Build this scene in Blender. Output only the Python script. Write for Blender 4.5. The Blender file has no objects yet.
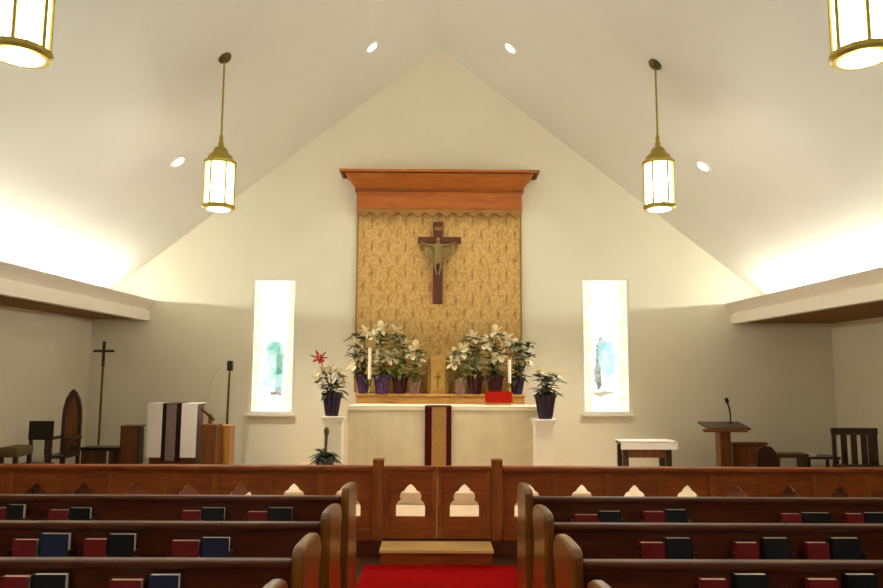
import bpy, bmesh, math, random
from mathutils import Vector, Matrix, Euler
random.seed(7)
PI = math.pi
scene = bpy.context.scene
COL = scene.collection

# ------------------------------------------------------------------ camera
F = 700.0                       # focal length in pixels of an 883 px wide frame
CAM_LOC = Vector((0, 0, 1.80))
cam_data = bpy.data.cameras.new('camera')
cam = bpy.data.objects.new('camera', cam_data)
COL.objects.link(cam)
cam_data.sensor_width = 36
cam_data.lens = F / 883 * 36
CAM_R = (Matrix.Rotation(math.radians(-0.37), 3, 'Z') @ Matrix.Rotation(math.radians(90 + 6.36), 3, 'X')
         @ Matrix.Rotation(math.radians(0.30), 3, 'Z'))
cam.matrix_world = Matrix.Translation(CAM_LOC) @ CAM_R.to_4x4()
scene.camera = cam

def ray(px, py):
    return CAM_R @ Vector(((px - 441.5) / F, -(py - 294) / F, -1))
def at(px, py, Y):
    """world point seen at pixel (px,py) on the vertical plane y = Y"""
    d = ray(px, py)
    return CAM_LOC + d * (Y / d.y)

# ------------------------------------------------------------------ colours & materials
def S(h):
    h = h.lstrip('#')
    out = []
    for i in (0, 2, 4):
        c = int(h[i:i + 2], 16) / 255
        out.append(c / 12.92 if c <= .04045 else ((c + .055) / 1.055) ** 2.4)
    return (*out, 1)

class NT:
    def __init__(self, name):
        self.m = bpy.data.materials.new(name)
        self.m.use_nodes = True
        self.t = self.m.node_tree
        self.b = self.t.nodes['Principled BSDF']
    def n(self, typ, **kw):
        nd = self.t.nodes.new(typ)
        for k, v in kw.items():
            setattr(nd, k, v)
        return nd
    def link(self, a, b):
        self.t.links.new(a, b)
    def coord(self, scale=(1, 1, 1), out='Object'):
        tc = self.n('ShaderNodeTexCoord')
        mp = self.n('ShaderNodeMapping')
        mp.inputs['Scale'].default_value = scale
        self.link(tc.outputs[out], mp.inputs['Vector'])
        return mp.outputs['Vector']
    def ramp(self, fac, stops):
        r = self.n('ShaderNodeValToRGB')
        cr = r.color_ramp
        while len(cr.elements) < len(stops):
            cr.elements.new(.5)
        for e, (p, c) in zip(cr.elements, stops):
            e.position = p
            e.color = c
        self.link(fac, r.inputs['Fac'])
        return r.outputs['Color']
    def noise(self, vec, scale, detail=4, rough=.5, dist=0):
        nn = self.n('ShaderNodeTexNoise')
        nn.inputs['Scale'].default_value = scale
        nn.inputs['Detail'].default_value = detail
        nn.inputs['Roughness'].default_value = rough
        nn.inputs['Distortion'].default_value = dist
        if vec is not None:
            self.link(vec, nn.inputs['Vector'])
        return nn.outputs['Fac']
    def math(self, op, a, b=None, c=None):
        nd = self.n('ShaderNodeMath', operation=op)
        for i, v in enumerate((a, b, c)):
            if v is None:
                continue
            if isinstance(v, (int, float)):
                nd.inputs[i].default_value = v
            else:
                self.link(v, nd.inputs[i])
        return nd.outputs[0]
    def mix(self, fac, a, b):
        nd = self.n('ShaderNodeMix', data_type='RGBA')
        if isinstance(fac, (int, float)):
            nd.inputs[0].default_value = fac
        else:
            self.link(fac, nd.inputs[0])
        for i, v in ((6, a), (7, b)):
            if isinstance(v, tuple):
                nd.inputs[i].default_value = v
            else:
                self.link(v, nd.inputs[i])
        return nd.outputs[2]
    def bump(self, h, strength=.2, dist=.01):
        b = self.n('ShaderNodeBump')
        b.inputs['Strength'].default_value = strength
        b.inputs['Distance'].default_value = dist
        self.link(h, b.inputs['Height'])
        self.link(b.outputs['Normal'], self.b.inputs['Normal'])

def wood(name, dark, light, axis='X', rough=.35, coat=0.0, scale=1.0):
    k = NT(name)
    sc = {'X': (1, 9, 9), 'Y': (9, 1, 9), 'Z': (9, 9, 1)}[axis]
    v = k.coord(tuple(s * scale for s in sc))
    f = k.noise(v, 2.2, 6, .6, .8)
    k.link(k.ramp(f, [(.3, S(dark)), (.7, S(light))]), k.b.inputs['Base Color'])
    k.b.inputs['Roughness'].default_value = rough
    k.b.inputs['Coat Weight'].default_value = coat
    k.b.inputs['Coat Roughness'].default_value = .3
    k.bump(f, .08, .004)
    return k.m

def plain(name, colour, rough=.6, metal=0.0, var=.08, scale=8.0, bump=0.0, bscale=60):
    k = NT(name)
    c = S(colour)
    f = k.noise(k.coord(), scale, 3)
    lo = tuple(max(0, x * (1 - var)) for x in c[:3]) + (1,)
    hi = tuple(min(1, x * (1 + var)) for x in c[:3]) + (1,)
    k.link(k.ramp(f, [(.3, lo), (.7, hi)]), k.b.inputs['Base Color'])
    k.b.inputs['Roughness'].default_value = rough
    k.b.inputs['Metallic'].default_value = metal
    if rough > .75:
        k.b.inputs['Specular IOR Level'].default_value = .08
    if bump:
        k.bump(k.noise(k.coord(), bscale, 3), bump, .005)
    return k.m

def glow(name, colour, strength, base='#ffffff'):
    k = NT(name)
    k.b.inputs['Base Color'].default_value = S(base)
    k.b.inputs['Emission Color'].default_value = S(colour)
    k.b.inputs['Emission Strength'].default_value = strength
    k.b.inputs['Roughness'].default_value = .3
    return k.m

M = {}
M['plaster'] = plain('cream_plaster', '#ece5cf', .85, var=.02, scale=2, bump=.03)
M['ceiling'] = plain('ceiling_paint', '#eceae2', .9, var=.015, scale=1.5, bump=.02)
M['fascia'] = plain('painted_fascia', '#efe6d8', .6, var=.02)
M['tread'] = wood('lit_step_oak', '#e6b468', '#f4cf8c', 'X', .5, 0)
M['pew'] = wood('pew_wood', '#3a1405', '#5e270a', 'X', .38, .1)
M['pew_end'] = wood('pew_end_wood', '#5c3006', '#84500f', 'Z', .30, .6)
M['rail'] = wood('rail_wood', '#7a3208', '#a85212', 'X', .5, 0)
M['railz'] = wood('rail_post_wood', '#7c360a', '#a85a14', 'Z', .5, 0)
M['oak'] = wood('oak_wood', '#c88c3a', '#e6b262', 'X', .5, 0)
M['tester'] = wood('tester_oak', '#944a08', '#b8661a', 'X', .45, 0)
M['brownwood'] = wood('brown_wood', '#5a2f10', '#7e481a', 'Z', .4, .1)
M['darkwood'] = wood('dark_wood', '#241208', '#43230e', 'Z', .4, .1)
M['crosswood'] = wood('cross_wood', '#4a1c05', '#6a2d0a', 'Z', .45)
M['tanwood'] = wood('tan_wood', '#a8702c', '#c08a42', 'Z', .4)
M['floor'] = wood('floor_wood', '#3a2212', '#54331a', 'Y', .45)
M['redcarpet'] = plain('red_carpet', '#a40204', .95, var=.15, scale=40, bump=.3, bscale=200)
M['palecarpet'] = plain('pale_stone_floor', '#ddc3a4', .6, var=.06, scale=4)
M['brownfloor'] = plain('brown_floor', '#5a2c1c', .8, var=.1, scale=6)
M['brass'] = plain('antique_brass', '#b09a48', .38, metal=.85, var=.12, scale=14)
M['darkbrass'] = plain('dark_bronze', '#5e5228', .45, metal=.7, var=.15)
M['sidebrass'] = plain('dull_brass', '#8a6a28', .5, metal=.3)
M['gold'] = plain('gilded_metal', '#d5a75c', .4, metal=.35, var=.12, scale=20)
M['iron'] = plain('dark_iron', '#2a2418', .5, metal=.5)
M['cloth'] = plain('cream_cloth', '#dccfb0', .9, var=.04, scale=5, bump=.08, bscale=30)
M['whitecloth'] = plain('white_cloth', '#e9dfd6', .9, var=.03, scale=5, bump=.08, bscale=30)
M['linen'] = plain('white_linen', '#f4ead0', .85, var=.02)
M['maroon'] = plain('maroon_brocade', '#4a0f16', .8, var=.2, scale=30)
M['goldcloth'] = plain('gold_brocade', '#a5793c', .7, var=.18, scale=40)
M['greycloth'] = plain('grey_brocade', '#7b6a62', .8, var=.15, scale=30)
M['blackcloth'] = plain('black_band', '#2a1810', .8, var=.15, scale=30)
M['foil_purple'] = plain('purple_foil', '#543460', .35, metal=.2, var=.3, scale=25)
M['foil_maroon'] = plain('maroon_foil', '#42101a', .35, metal=.2, var=.3, scale=25)
M['foil_pink'] = plain('pale_pink_foil', '#8c6458', .45, var=.15, scale=25)
M['foil_dark'] = plain('dark_purple_foil', '#2e1c34', .4, metal=.1, var=.25, scale=25)
M['leaf'] = plain('lily_leaf', '#6a7430', .5, var=.3, scale=14)
M['darkleaf'] = plain('dark_leaf', '#3c4624', .5, var=.3, scale=14)
M['petal'] = plain('white_petal', '#fff2d2', .6, var=.03)
M['redpetal'] = plain('red_petal', '#a8281c', .6, var=.15)
M['stamen'] = plain('stamen_yellow', '#d9a430', .7)
M['wax'] = plain('white_wax', '#fff4dc', .5, var=.02)
M['redbook'] = plain('red_book_cloth', '#7c0810', .6, var=.15)
M['brightred'] = plain('bright_red_leather', '#961404', .85, var=.08)
M['bluebook'] = plain('dark_blue_book_cloth', '#20284e', .55, var=.2)
M['blackbook'] = plain('black_book_cloth', '#13151e', .5, var=.2)
M['page'] = plain('page_paper', '#e6dcc8', .8, var=.04, scale=40)
M['black'] = plain('black_plastic', '#18140f', .45)
M['bronze'] = plain('grey_bronze', '#8c7340', .5, metal=.3, var=.15, scale=25)
M['lampglass'] = glow('lantern_glass', '#fffce8', 6.5)
M['lampdiff'] = glow('lantern_diffuser', '#fff2c8', 1.6)
M['spotlens'] = glow('downlight_lens', '#fff2dc', 12.0)
M['covetube'] = glow('cove_tube', '#fbfff2', 72.0)
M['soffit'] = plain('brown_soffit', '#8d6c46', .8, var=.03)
M['whitetrim'] = plain('white_trim', '#efe9da', .5, var=.01)

def dossal_material():
    k = NT('gold_dossal_fabric')
    tc = k.n('ShaderNodeTexCoord')
    sx = k.n('ShaderNodeSeparateXYZ')
    k.link(tc.outputs['Object'], sx.inputs[0])
    x, z = sx.outputs['X'], sx.outputs['Z']
    def motif(cw, ch, ox, oz, rx, rz):
        u = k.math('SUBTRACT', k.math('FRACT', k.math('ADD', k.math('DIVIDE', x, cw), ox)), .5)
        v = k.math('SUBTRACT', k.math('FRACT', k.math('ADD', k.math('DIVIDE', z, ch), oz)), .5)
        u2 = k.math('POWER', k.math('ABSOLUTE', k.math('DIVIDE', u, rx)), 1.6)
        v2 = k.math('POWER', k.math('ABSOLUTE', k.math('DIVIDE', v, rz)), 1.6)
        d = k.math('ADD', u2, v2)
        return k.math('SUBTRACT', 1, k.math('SMOOTH_MIN', d, 1, .2))
    a = motif(.29, .46, .5, .1, .10, .30)
    b = motif(.29, .46, .0, .6, .10, .24)
    c = motif(.145, .23, .25, .35, .30, .08)
    tot = k.math('MAXIMUM', k.math('MAXIMUM', a, b), k.math('MULTIPLY', c, .45))
    nz = k.noise(k.coord((1, 1, 1)), 14, 4, .6)
    tot = k.math('MULTIPLY', k.math('ADD', tot, 0), k.math('MULTIPLY_ADD', nz, 1.7, -.2))
    fl = k.noise(k.coord((1.4, 1, .8)), 24, 2, .5)
    base = k.ramp(fl, [(.35, S('#bb8f4a')), (.6, S('#d6b06c'))])
    col = k.mix(k.math('MINIMUM', k.math('MULTIPLY', tot, 1.0), .85), base, S('#845312'))
    k.link(col, k.b.inputs['Base Color'])
    k.b.inputs['Roughness'].default_value = .7
    return k.m
M['dossal'] = dossal_material()

def stained_material(name, spots, strength=.97):
    """leaded glass lit by daylight: a pale field, yellowish border and coloured figure pieces (object x,z in metres)"""
    k = NT(name)
    tc = k.n('ShaderNodeTexCoord')
    nz = k.n('ShaderNodeTexNoise')
    nz.inputs['Scale'].default_value = 7
    nz.inputs['Detail'].default_value = 3
    k.link(tc.outputs['Object'], nz.inputs['Vector'])
    ms = k.n('ShaderNodeVectorMath', operation='MULTIPLY_ADD')
    ms.inputs[1].default_value = (.16, .16, .16)
    ms.inputs[2].default_value = (-.08, -.08, -.08)
    k.link(nz.outputs['Color'], ms.inputs[0])
    ad = k.n('ShaderNodeVectorMath', operation='ADD')
    k.link(tc.outputs['Object'], ad.inputs[0])
    k.link(ms.outputs[0], ad.inputs[1])
    sx = k.n('ShaderNodeSeparateXYZ')
    k.link(ad.outputs[0], sx.inputs[0])
    x, z = sx.outputs['X'], sx.outputs['Z']
    vo = k.n('ShaderNodeTexVoronoi')
    vo.inputs['Scale'].default_value = 9
    k.link(tc.outputs['Object'], vo.inputs['Vector'])
    sv = k.n('ShaderNodeSeparateColor')
    k.link(vo.outputs['Color'], sv.inputs[0])
    col = k.mix(k.math('MULTIPLY', sv.outputs[0], .6), S('#fffdf4'), S('#f4fbf4'))
    edge = k.math('GREATER_THAN', k.math('ABSOLUTE', x), .24)
    col = k.mix(k.math('MULTIPLY', edge, k.math('MULTIPLY_ADD', sv.outputs[1], .5, .25)), col, S('#eee9a0'))
    for cx, cz, rx, rz, hexc, a in spots:
        dx = k.math('POWER', k.math('DIVIDE', k.math('SUBTRACT', x, cx), rx), 2)
        dz = k.math('POWER', k.math('DIVIDE', k.math('SUBTRACT', z, cz), rz), 2)
        m = k.math('LESS_THAN', k.math('ADD', dx, dz), 1)
        m = k.math('MULTIPLY', m, k.math('MULTIPLY_ADD', sv.outputs[2], .6 * a, .4 * a))
        col = k.mix(m, col, S(hexc))
    k.link(col, k.b.inputs['Emission Color'])
    k.b.inputs['Emission Strength'].default_value = strength
    k.b.inputs['Base Color'].default_value = S('#202020')
    k.b.inputs['Roughness'].default_value = .2
    return k.m

# ------------------------------------------------------------------ mesh helpers
class MB:
    def __init__(self):
        self.bm = bmesh.new()
    def box(self, x0, x1, y0, y1, z0, z1, bev=0.0, rot=None, piv=None):
        r = bmesh.ops.create_cube(self.bm, size=1)
        vs = r['verts']
        for v in vs:
            v.co = Vector((x0 + (v.co.x + .5) * (x1 - x0), y0 + (v.co.y + .5) * (y1 - y0), z0 + (v.co.z + .5) * (z1 - z0)))
        if bev:
            es = {e for v in vs for e in v.link_edges}
            g = bmesh.ops.bevel(self.bm, geom=list(es), offset=bev, segments=2, affect='EDGES', profile=.6)
            vs = list({v for f in g['faces'] for v in f.verts} | {v for v in vs if v.is_valid})
        if rot is not None:
            p = Vector(piv) if piv else Vector(((x0 + x1) / 2, (y0 + y1) / 2, (z0 + z1) / 2))
            bmesh.ops.rotate(self.bm, verts=vs, cent=p, matrix=rot)
        return self
    def lathe(self, prof, c=(0, 0, 0), n=20, a0=0.0, squash=1.0):
        rings = []
        for r, z in prof:
            rings.append([self.bm.verts.new((c[0] + r * math.cos(a0 + 2 * PI * i / n), c[1] + squash * r * math.sin(a0 + 2 * PI * i / n), c[2] + z)) for i in range(n)])
        for a, b in zip(rings, rings[1:]):
            for i in range(n):
                self.bm.faces.new((a[i], a[(i + 1) % n], b[(i + 1) % n], b[i]))
        if prof[0][0] > 1e-6:
            self.bm.faces.new(list(reversed(rings[0])))
        if prof[-1][0] > 1e-6:
            self.bm.faces.new(rings[-1])
        return self
    def tube(self, pts, rad, n=8):
        pts = [Vector(p) for p in pts]
        rads = rad if isinstance(rad, (list, tuple)) else [rad] * len(pts)
        rings = []
        up = None
        for i, p in enumerate(pts):
            d = (pts[min(i + 1, len(pts) - 1)] - pts[max(i - 1, 0)]).normalized()
            if up is None:
                up = Vector((0, 0, 1)) if abs(d.z) < .9 else Vector((1, 0, 0))
            a = d.cross(up).normalized()
            b = a.cross(d).normalized()
            up = b
            rings.append([self.bm.verts.new(p + (a * math.cos(2 * PI * j / n) + b * math.sin(2 * PI * j / n)) * rads[i]) for j in range(n)])
        for r, s in zip(rings, rings[1:]):
            for j in range(n):
                self.bm.faces.new((r[j], r[(j + 1) % n], s[(j + 1) % n], s[j]))
        self.bm.faces.new(list(reversed(rings[0])))
        self.bm.faces.new(rings[-1])
        return self
    def prism(self, poly, d0, d1, plane='XZ'):
        """extrude a polygon given in a plane between d0 and d1 along the remaining axis"""
        def P(a, b, d):
            return {'XZ': (a, d, b), 'YZ': (d, a, b), 'XY': (a, b, d)}[plane]
        A = [self.bm.verts.new(P(a, b, d0)) for a, b in poly]
        B = [self.bm.verts.new(P(a, b, d1)) for a, b in poly]
        n = len(poly)
        self.bm.faces.new(A)
        self.bm.faces.new(list(reversed(B)))
        for i in range(n):
            self.bm.faces.new((A[i], B[i], B[(i + 1) % n], A[(i + 1) % n]))
        return self
    def ball(self, c, r, sx=1, sy=1, sz=1, u=12, v=8):
        g = bmesh.ops.create_uvsphere(self.bm, u_segments=u, v_segments=v, radius=r)
        for w in g['verts']:
            w.co = Vector((w.co.x * sx + c[0], w.co.y * sy + c[1], w.co.z * sz + c[2]))
        return self
    def blade(self, base, direction, length, width, droop=.3, thick=.0015):
        """a curved leaf or petal with a little thickness"""
        d = Vector(direction).normalized()
        side = d.cross(Vector((0, 0, 1)))
        side = side.normalized() if side.length > .05 else Vector((1, 0, 0))
        rows = []
        N = 5
        for i in range(N + 1):
            t = i / N
            p = Vector(base) + d * length * t + Vector((0, 0, -droop * length * t * t))
            w = width * math.sin(PI * (.12 + .88 * t)) ** .8 * .5 if t < 1 else .001
            nrm = side.cross(d).normalized()
            rows.append([p - side * w, p - nrm * w * .35, p + side * w])
        top = [[self.bm.verts.new(q) for q in r] for r in rows]
        bot = [[self.bm.verts.new(q - side.cross(d).normalized() * thick) for q in r] for r in rows]
        for i in range(N):
            for j in range(2):
                self.bm.faces.new((top[i][j], top[i][j + 1], top[i + 1][j + 1], top[i + 1][j]))
                self.bm.faces.new((bot[i][j], bot[i + 1][j], bot[i + 1][j + 1], bot[i][j + 1]))
            self.bm.faces.new((top[i][0], top[i + 1][0], bot[i + 1][0], bot[i][0]))
            self.bm.faces.new((top[i][2], bot[i][2], bot[i + 1][2], top[i + 1][2]))
        return self

def obj(name, mb, mat, parent=None, smooth=False, bevel=0.0, loc=None):
    bm = mb.bm
    bmesh.ops.recalc_face_normals(bm, faces=bm.faces[:])
    me = bpy.data.meshes.new(name)
    bm.to_mesh(me)
    bm.free()
    me.materials.append(M[mat] if isinstance(mat, str) else mat)
    if smooth:
        for p in me.polygons:
            p.use_smooth = True
        me.set_sharp_from_angle(angle=math.radians(40))
    o = bpy.data.objects.new(name, me)
    COL.objects.link(o)
    if parent is not None:
        o.parent = parent
    if loc is not None:
        o.location = loc
    if bevel:
        b = o.modifiers.new('bevel', 'BEVEL')
        b.width = bevel
        b.segments = 2
        b.limit_method = 'ANGLE'
    return o

def thing(name, label, cat, loc=(0, 0, 0), group=None, rotz=0):
    o = bpy.data.objects.new(name, None)
    COL.objects.link(o)
    o.location = loc
    o.rotation_euler = (0, 0, rotz)
    return tag(o, label, cat, group)
def tag(o, label, cat, group=None):
    o['label'] = label
    o['category'] = cat
    if group:
        o['group'] = group
    return o
def struct(name, mb, mat, parent=None, smooth=False, bevel=0.0, loc=None, label=None):
    o = obj(name, mb, mat, parent, smooth, bevel, loc)
    if parent is None:
        o['kind'] = 'structure'
        if label:
            o['label'] = label
    return o
def copy_tree(o, parent=None):
    c = o.copy()
    COL.objects.link(c)
    if parent is not None:
        c.parent = parent
    for ch in list(o.children):
        copy_tree(ch, c)
    return c

# ------------------------------------------------------------------ the room
YW = 12.0                        # front (altar) wall
YB = -5.0                        # wall behind the camera
XL, XR = -5.90, 6.80             # side walls
LIPL, LIPR = -4.92, 5.07         # cove lips
ZR, SL = 7.60, .79               # ridge height and roof slope
XC = 5.86                        # where the sloping ceiling ends inside the cove
ZS = 2.67                        # aisle soffit underside

struct('floor', MB().box(XL - .2, XR + .2, YB - .2, YW + .2, -.2, 0), 'floor', label='dark wooden nave floor under the pews')
w = MB()
wpx = [(248.5, 297), (583, 628.5)]      # the two stained windows
WY0, WY1 = 278.5, 413.5
wins = []
for a, b in wpx:
    p0 = at(a, WY1, YW)
    p1 = at(b, WY0, YW)
    wins.append((p0.x, p1.x, p0.z, p1.z))
# altar wall built around the window openings
z0w, z1w = wins[0][2], wins[0][3]
xs = [XL - .2, wins[0][0], wins[0][1], wins[1][0], wins[1][1], XR + .2]
for i in range(5):
    if i in (1, 3):
        wz0, wz1 = wins[i // 2][2], wins[i // 2][3]
        w.box(xs[i], xs[i + 1], YW, YW + .25, 0, wz0)
        w.box(xs[i], xs[i + 1], YW, YW + .25, wz1, 5.0)
    else:
        w.box(xs[i], xs[i + 1], YW, YW + .25, 0, 5.0)
w.prism([(XL - .2, 5.0), (XR + .2, 5.0), (XR + .2, 5.01), (3.4, 5.01), (0, ZR + .2), (-3.4, 5.01), (XL - .2, 5.01)], YW, YW + .25)
struct('wall_front', w, 'plaster', label='cream gabled wall behind the altar')
struct('wall_back', MB().box(XL - .2, XR + .2, YB - .25, YB, 0, ZR + .2), 'plaster')
struct('wall_left', MB().box(XL - .2, XL, YB, YW, 0, 3.3), 'plaster')
struct('wall_right', MB().box(XR, XR + .2, YB, YW, 0, 3.3), 'plaster')
for side, nm in ((-1, 'ceiling_left'), (1, 'ceiling_right')):
    poly = [(0, ZR), (side * XC, ZR - SL * XC), (side * XC, ZR - SL * XC + .22), (0, ZR + .22)]
    struct(nm, MB().prism(poly, YB, YW), 'ceiling', label='white sloping ceiling on the %s of the ridge' % ('left' if side < 0 else 'right'))
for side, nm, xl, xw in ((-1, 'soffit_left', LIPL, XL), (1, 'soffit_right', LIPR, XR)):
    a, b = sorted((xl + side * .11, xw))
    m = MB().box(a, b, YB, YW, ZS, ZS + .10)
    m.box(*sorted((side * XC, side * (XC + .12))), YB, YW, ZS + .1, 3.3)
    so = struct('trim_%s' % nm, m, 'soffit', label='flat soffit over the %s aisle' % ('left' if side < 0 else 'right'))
    m = MB()
    prof = [(0, ZS - .02), (0, ZS + .145), (side * .05, ZS + .155), (side * .05, ZS + .17), (-side * .09, ZS + .315), (-side * .09, ZS + .33), (side * .11, ZS + .33), (side * .11, ZS - .02)]
    m.prism([(xl + p, q) for p, q in prof], YB, YW)
    struct('trim_cove_%s' % ('left' if side < 0 else 'right'), m, 'fascia', label='painted cove lip hiding the %s strip lights' % ('left' if side < 0 else 'right'))
    # strip lights lying in the cove, hidden behind the lip
    t = thing('cove_light', 'strip light lying hidden in the %s cove' % ('left' if side < 0 else 'right'), 'light', (xl + side * .42, 4, ZS + .1), 'cove strip lights')
    obj('tube', MB().tube([(0, -8.5, .27), (0, 7.6, .27)], .02), 'covetube', t, smooth=True)
    obj('housing', MB().box(-.05, .05, -8.55, 7.65, 0, .24), 'whitetrim', t)

# chancel platform, predella, step
struct('floor_chancel', MB().box(XL, XR, 7.10, YW, 0, .15), 'brownfloor', label='raised brown chancel floor behind the communion rail')
struct('floor_sanctuary', MB().box(-2.55, 3.85, 7.24, 11.99, .148, .153), 'palecarpet', label='pale floor in front of the altar')
struct('floor_predella', MB().box(-2.25, 2.25, 8.98, 11.99, .153, .30), 'palecarpet', label='pale raised platform carrying the altar', bevel=.01)
sx0, sx1 = at(381.5, 545, 6.9).x, at(491.5, 545, 6.9).x
st = struct('trim_step', MB().box(sx0, sx1, 6.77, 7.10, 0, .118), 'rail', label='dark wooden step at the head of the aisle')
struct('step_tread', MB().box(sx0 - .01, sx1 + .01, 6.75, 7.105, .118, .15), M['tread'], st, bevel=.006)
tag(obj('carpet_runner', MB().box(-.66, .735, YB + .2, 6.765, 0, .012), 'redcarpet'), 'red carpet runner along the aisle between the pews', 'carpet')

# windows
teal_l = [(.06, -.25, .13, .32, '#78ceb4', 1.0), (.0, -.05, .1, .12, '#7cc8b0', 1.0), (.11, -.45, .06, .42, '#5f9a78', 1.0),
          (.02, -.60, .22, .12, '#c0f4ec', .8), (-.1, -.85, .28, .1, '#cdeee6', .6), (.08, -.83, .08, .035, '#a07868', 1.0), (-.06, -.3, .12, .1, '#e2e6ff', .7)]
teal_r = [(-.08, -.02, .07, .16, '#82a090', 1.0), (-.14, -.40, .05, .36, '#707c60', 1.0), (.02, -.22, .14, .28, '#96dee6', 1.0),
          (.08, -.5, .14, .16, '#c8eeea', .7), (-.05, -.82, .2, .03, '#b2a878', .9), (.0, -.98, .26, .1, '#dcf6ee', .6)]
for i, (x0, x1, zz0, zz1) in enumerate(wins):
    cx, cz = (x0 + x1) / 2, (zz0 + zz1) / 2
    W, H = (x1 - x0) / 2, (zz1 - zz0) / 2
    m = MB()
    fw = .035
    m.box(-W, -W + fw, 0, .05, -H, H).box(W - fw, W, 0, .05, -H, H).box(-W + fw, W - fw, 0, .05, -H, -H + fw).box(-W + fw, W - fw, 0, .05, H - fw, H)
    fr = struct('window_%d' % (i + 1), m, 'whitetrim', loc=(cx, YW + .012, cz),
                label='tall stained glass window %s of the altar' % ('left' if i == 0 else 'right'))
    mat = stained_material('stained_glass_%d' % (i + 1), teal_l if i == 0 else teal_r)
    struct('stained_pane', MB().box(-W + fw, W - fw, .015, .03, -H + fw, H - fw), mat, fr)
    struct('window_sill', MB().box(-W - .02, W + .02, -.10, .0, -H - .04, -H), 'fascia', fr)

# ------------------------------------------------------------------ lanterns
def lantern(px, ytop, ybot, Y, ycanopy_x, rot, label):
    """hexagonal brass lantern: ytop/ybot = pixel rows of the top and bottom of its glass"""
    a, b = at(px, ytop, Y), at(px, ybot, Y)
    H = a.z - b.z
    R = .168
    x = b.x
    t = thing('pendant_lantern', label, 'lantern', (x, Y, b.z), 'pendant lanterns')
    for k in range(6):
        a0, a1 = rot + k * PI / 3, rot + (k + 1) * PI / 3
        p0 = Vector((math.cos(a0), math.sin(a0), 0)) * R
        p1 = Vector((math.cos(a1), math.sin(a1), 0)) * R
        n = ((p0 + p1) / 2).normalized()
        m = MB()
        q0, q1 = p0.lerp(p1, .1) * .97, p0.lerp(p1, .9) * .97
        A = [m.bm.verts.new(v) for v in (q0 + Vector((0, 0, .02)), q1 + Vector((0, 0, .02)), q1 + Vector((0, 0, H)), q0 + Vector((0, 0, H)))]
        B = [m.bm.verts.new(v.co - n * .006) for v in A]
        m.bm.faces.new(A); m.bm.faces.new(list(reversed(B)))
        for i in range(4):
            m.bm.faces.new((A[i], B[i], B[(i + 1) % 4], A[(i + 1) % 4]))
        obj('glass_pane', m, 'lampglass', t)
        obj('corner_bar', MB().tube([p0 + Vector((0, 0, -.01)), p0 + Vector((0, 0, H + .01))], .013, 6), 'brass', t)
    obj('bottom_ring', MB().lathe([(R * .92, .0), (R * 1.1, -.005), (R * 1.12, -.035), (R * 1.02, -.055), (R * .86, -.055), (R * .86, -.01), (R * .92, 0)], n=24), 'brass', t, smooth=True)
    obj('diffuser', MB().lathe([(0, -.075), (R * .5, -.07), (R * .8, -.058), (R * .85, -.04), (R * .85, -.02), (0, -.02)], n=24), 'lampdiff', t, smooth=True)
    obj('cap', MB().lathe([(R * 1.1, H), (R * 1.12, H + .035), (R * 1.0, H + .05), (R * .92, H + .055), (R * .8, H + .11), (R * .62, H + .13), (R * .55, H + .15), (R * .42, H + .20), (R * .2, H + .225), (0, H + .23)], n=24), 'brass', t, smooth=True)
    zc = ZR - SL * abs(x)
    rod = obj('rod', MB().tube([(0, 0, H + .22), (0, 0, zc - b.z - .03)], .012, 8), 'brass', t, smooth=True)
    obj('finial', MB().lathe([(0, H + .21), (.03, H + .22), (.034, H + .26), (.022, H + .30), (.026, H + .33), (.012, H + .38), (0, H + .39)], n=12), 'brass', rod, smooth=True)
    s = 1 if x > 0 else -1
    R3 = Matrix.Rotation(s * math.atan(SL), 3, 'Y')
    m = MB().lathe([(.085, 0), (.085, -.02), (.06, -.045), (.02, -.06), (0, -.06)], n=16)
    bmesh.ops.rotate(m.bm, verts=m.bm.verts[:], cent=(0, 0, 0), matrix=R3)
    bmesh.ops.translate(m.bm, verts=m.bm.verts[:], vec=(0, 0, zc - b.z))
    obj('ceiling_rose', m, 'darkbrass', t, smooth=True)
    L = bpy.data.lights.new('lantern_bulb', 'POINT')
    L.energy = LANT_W
    L.color = (1, .98, .86)
    L.shadow_soft_size = .12
    lo = bpy.data.objects.new('lantern_bulb', L)
    COL.objects.link(lo)
    lo.location = (x, Y, b.z - .25)
    return t
LANT_W = 12
YF, YN = 8.1, 4.2
def hexrot(alpha):      # alpha: angle of a face normal from -Y towards +X
    return math.radians(-90 + alpha + 30)
lantern(218.5, 165, 205, YF, 0, hexrot(10.8), 'brass hexagonal lantern hanging left of the altar, farther of the left pair')
lantern(659.5, 165, 205, YF, 0, hexrot(-10.8), 'brass hexagonal lantern hanging right of the altar, farther of the right pair')
lantern(20, -34, 49, YN, 0, hexrot(-12), 'large near brass lantern cut off by the top left corner')
lantern(862, -34, 51, YN, 0, hexrot(12), 'large near brass lantern cut off by the top right corner')

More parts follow.
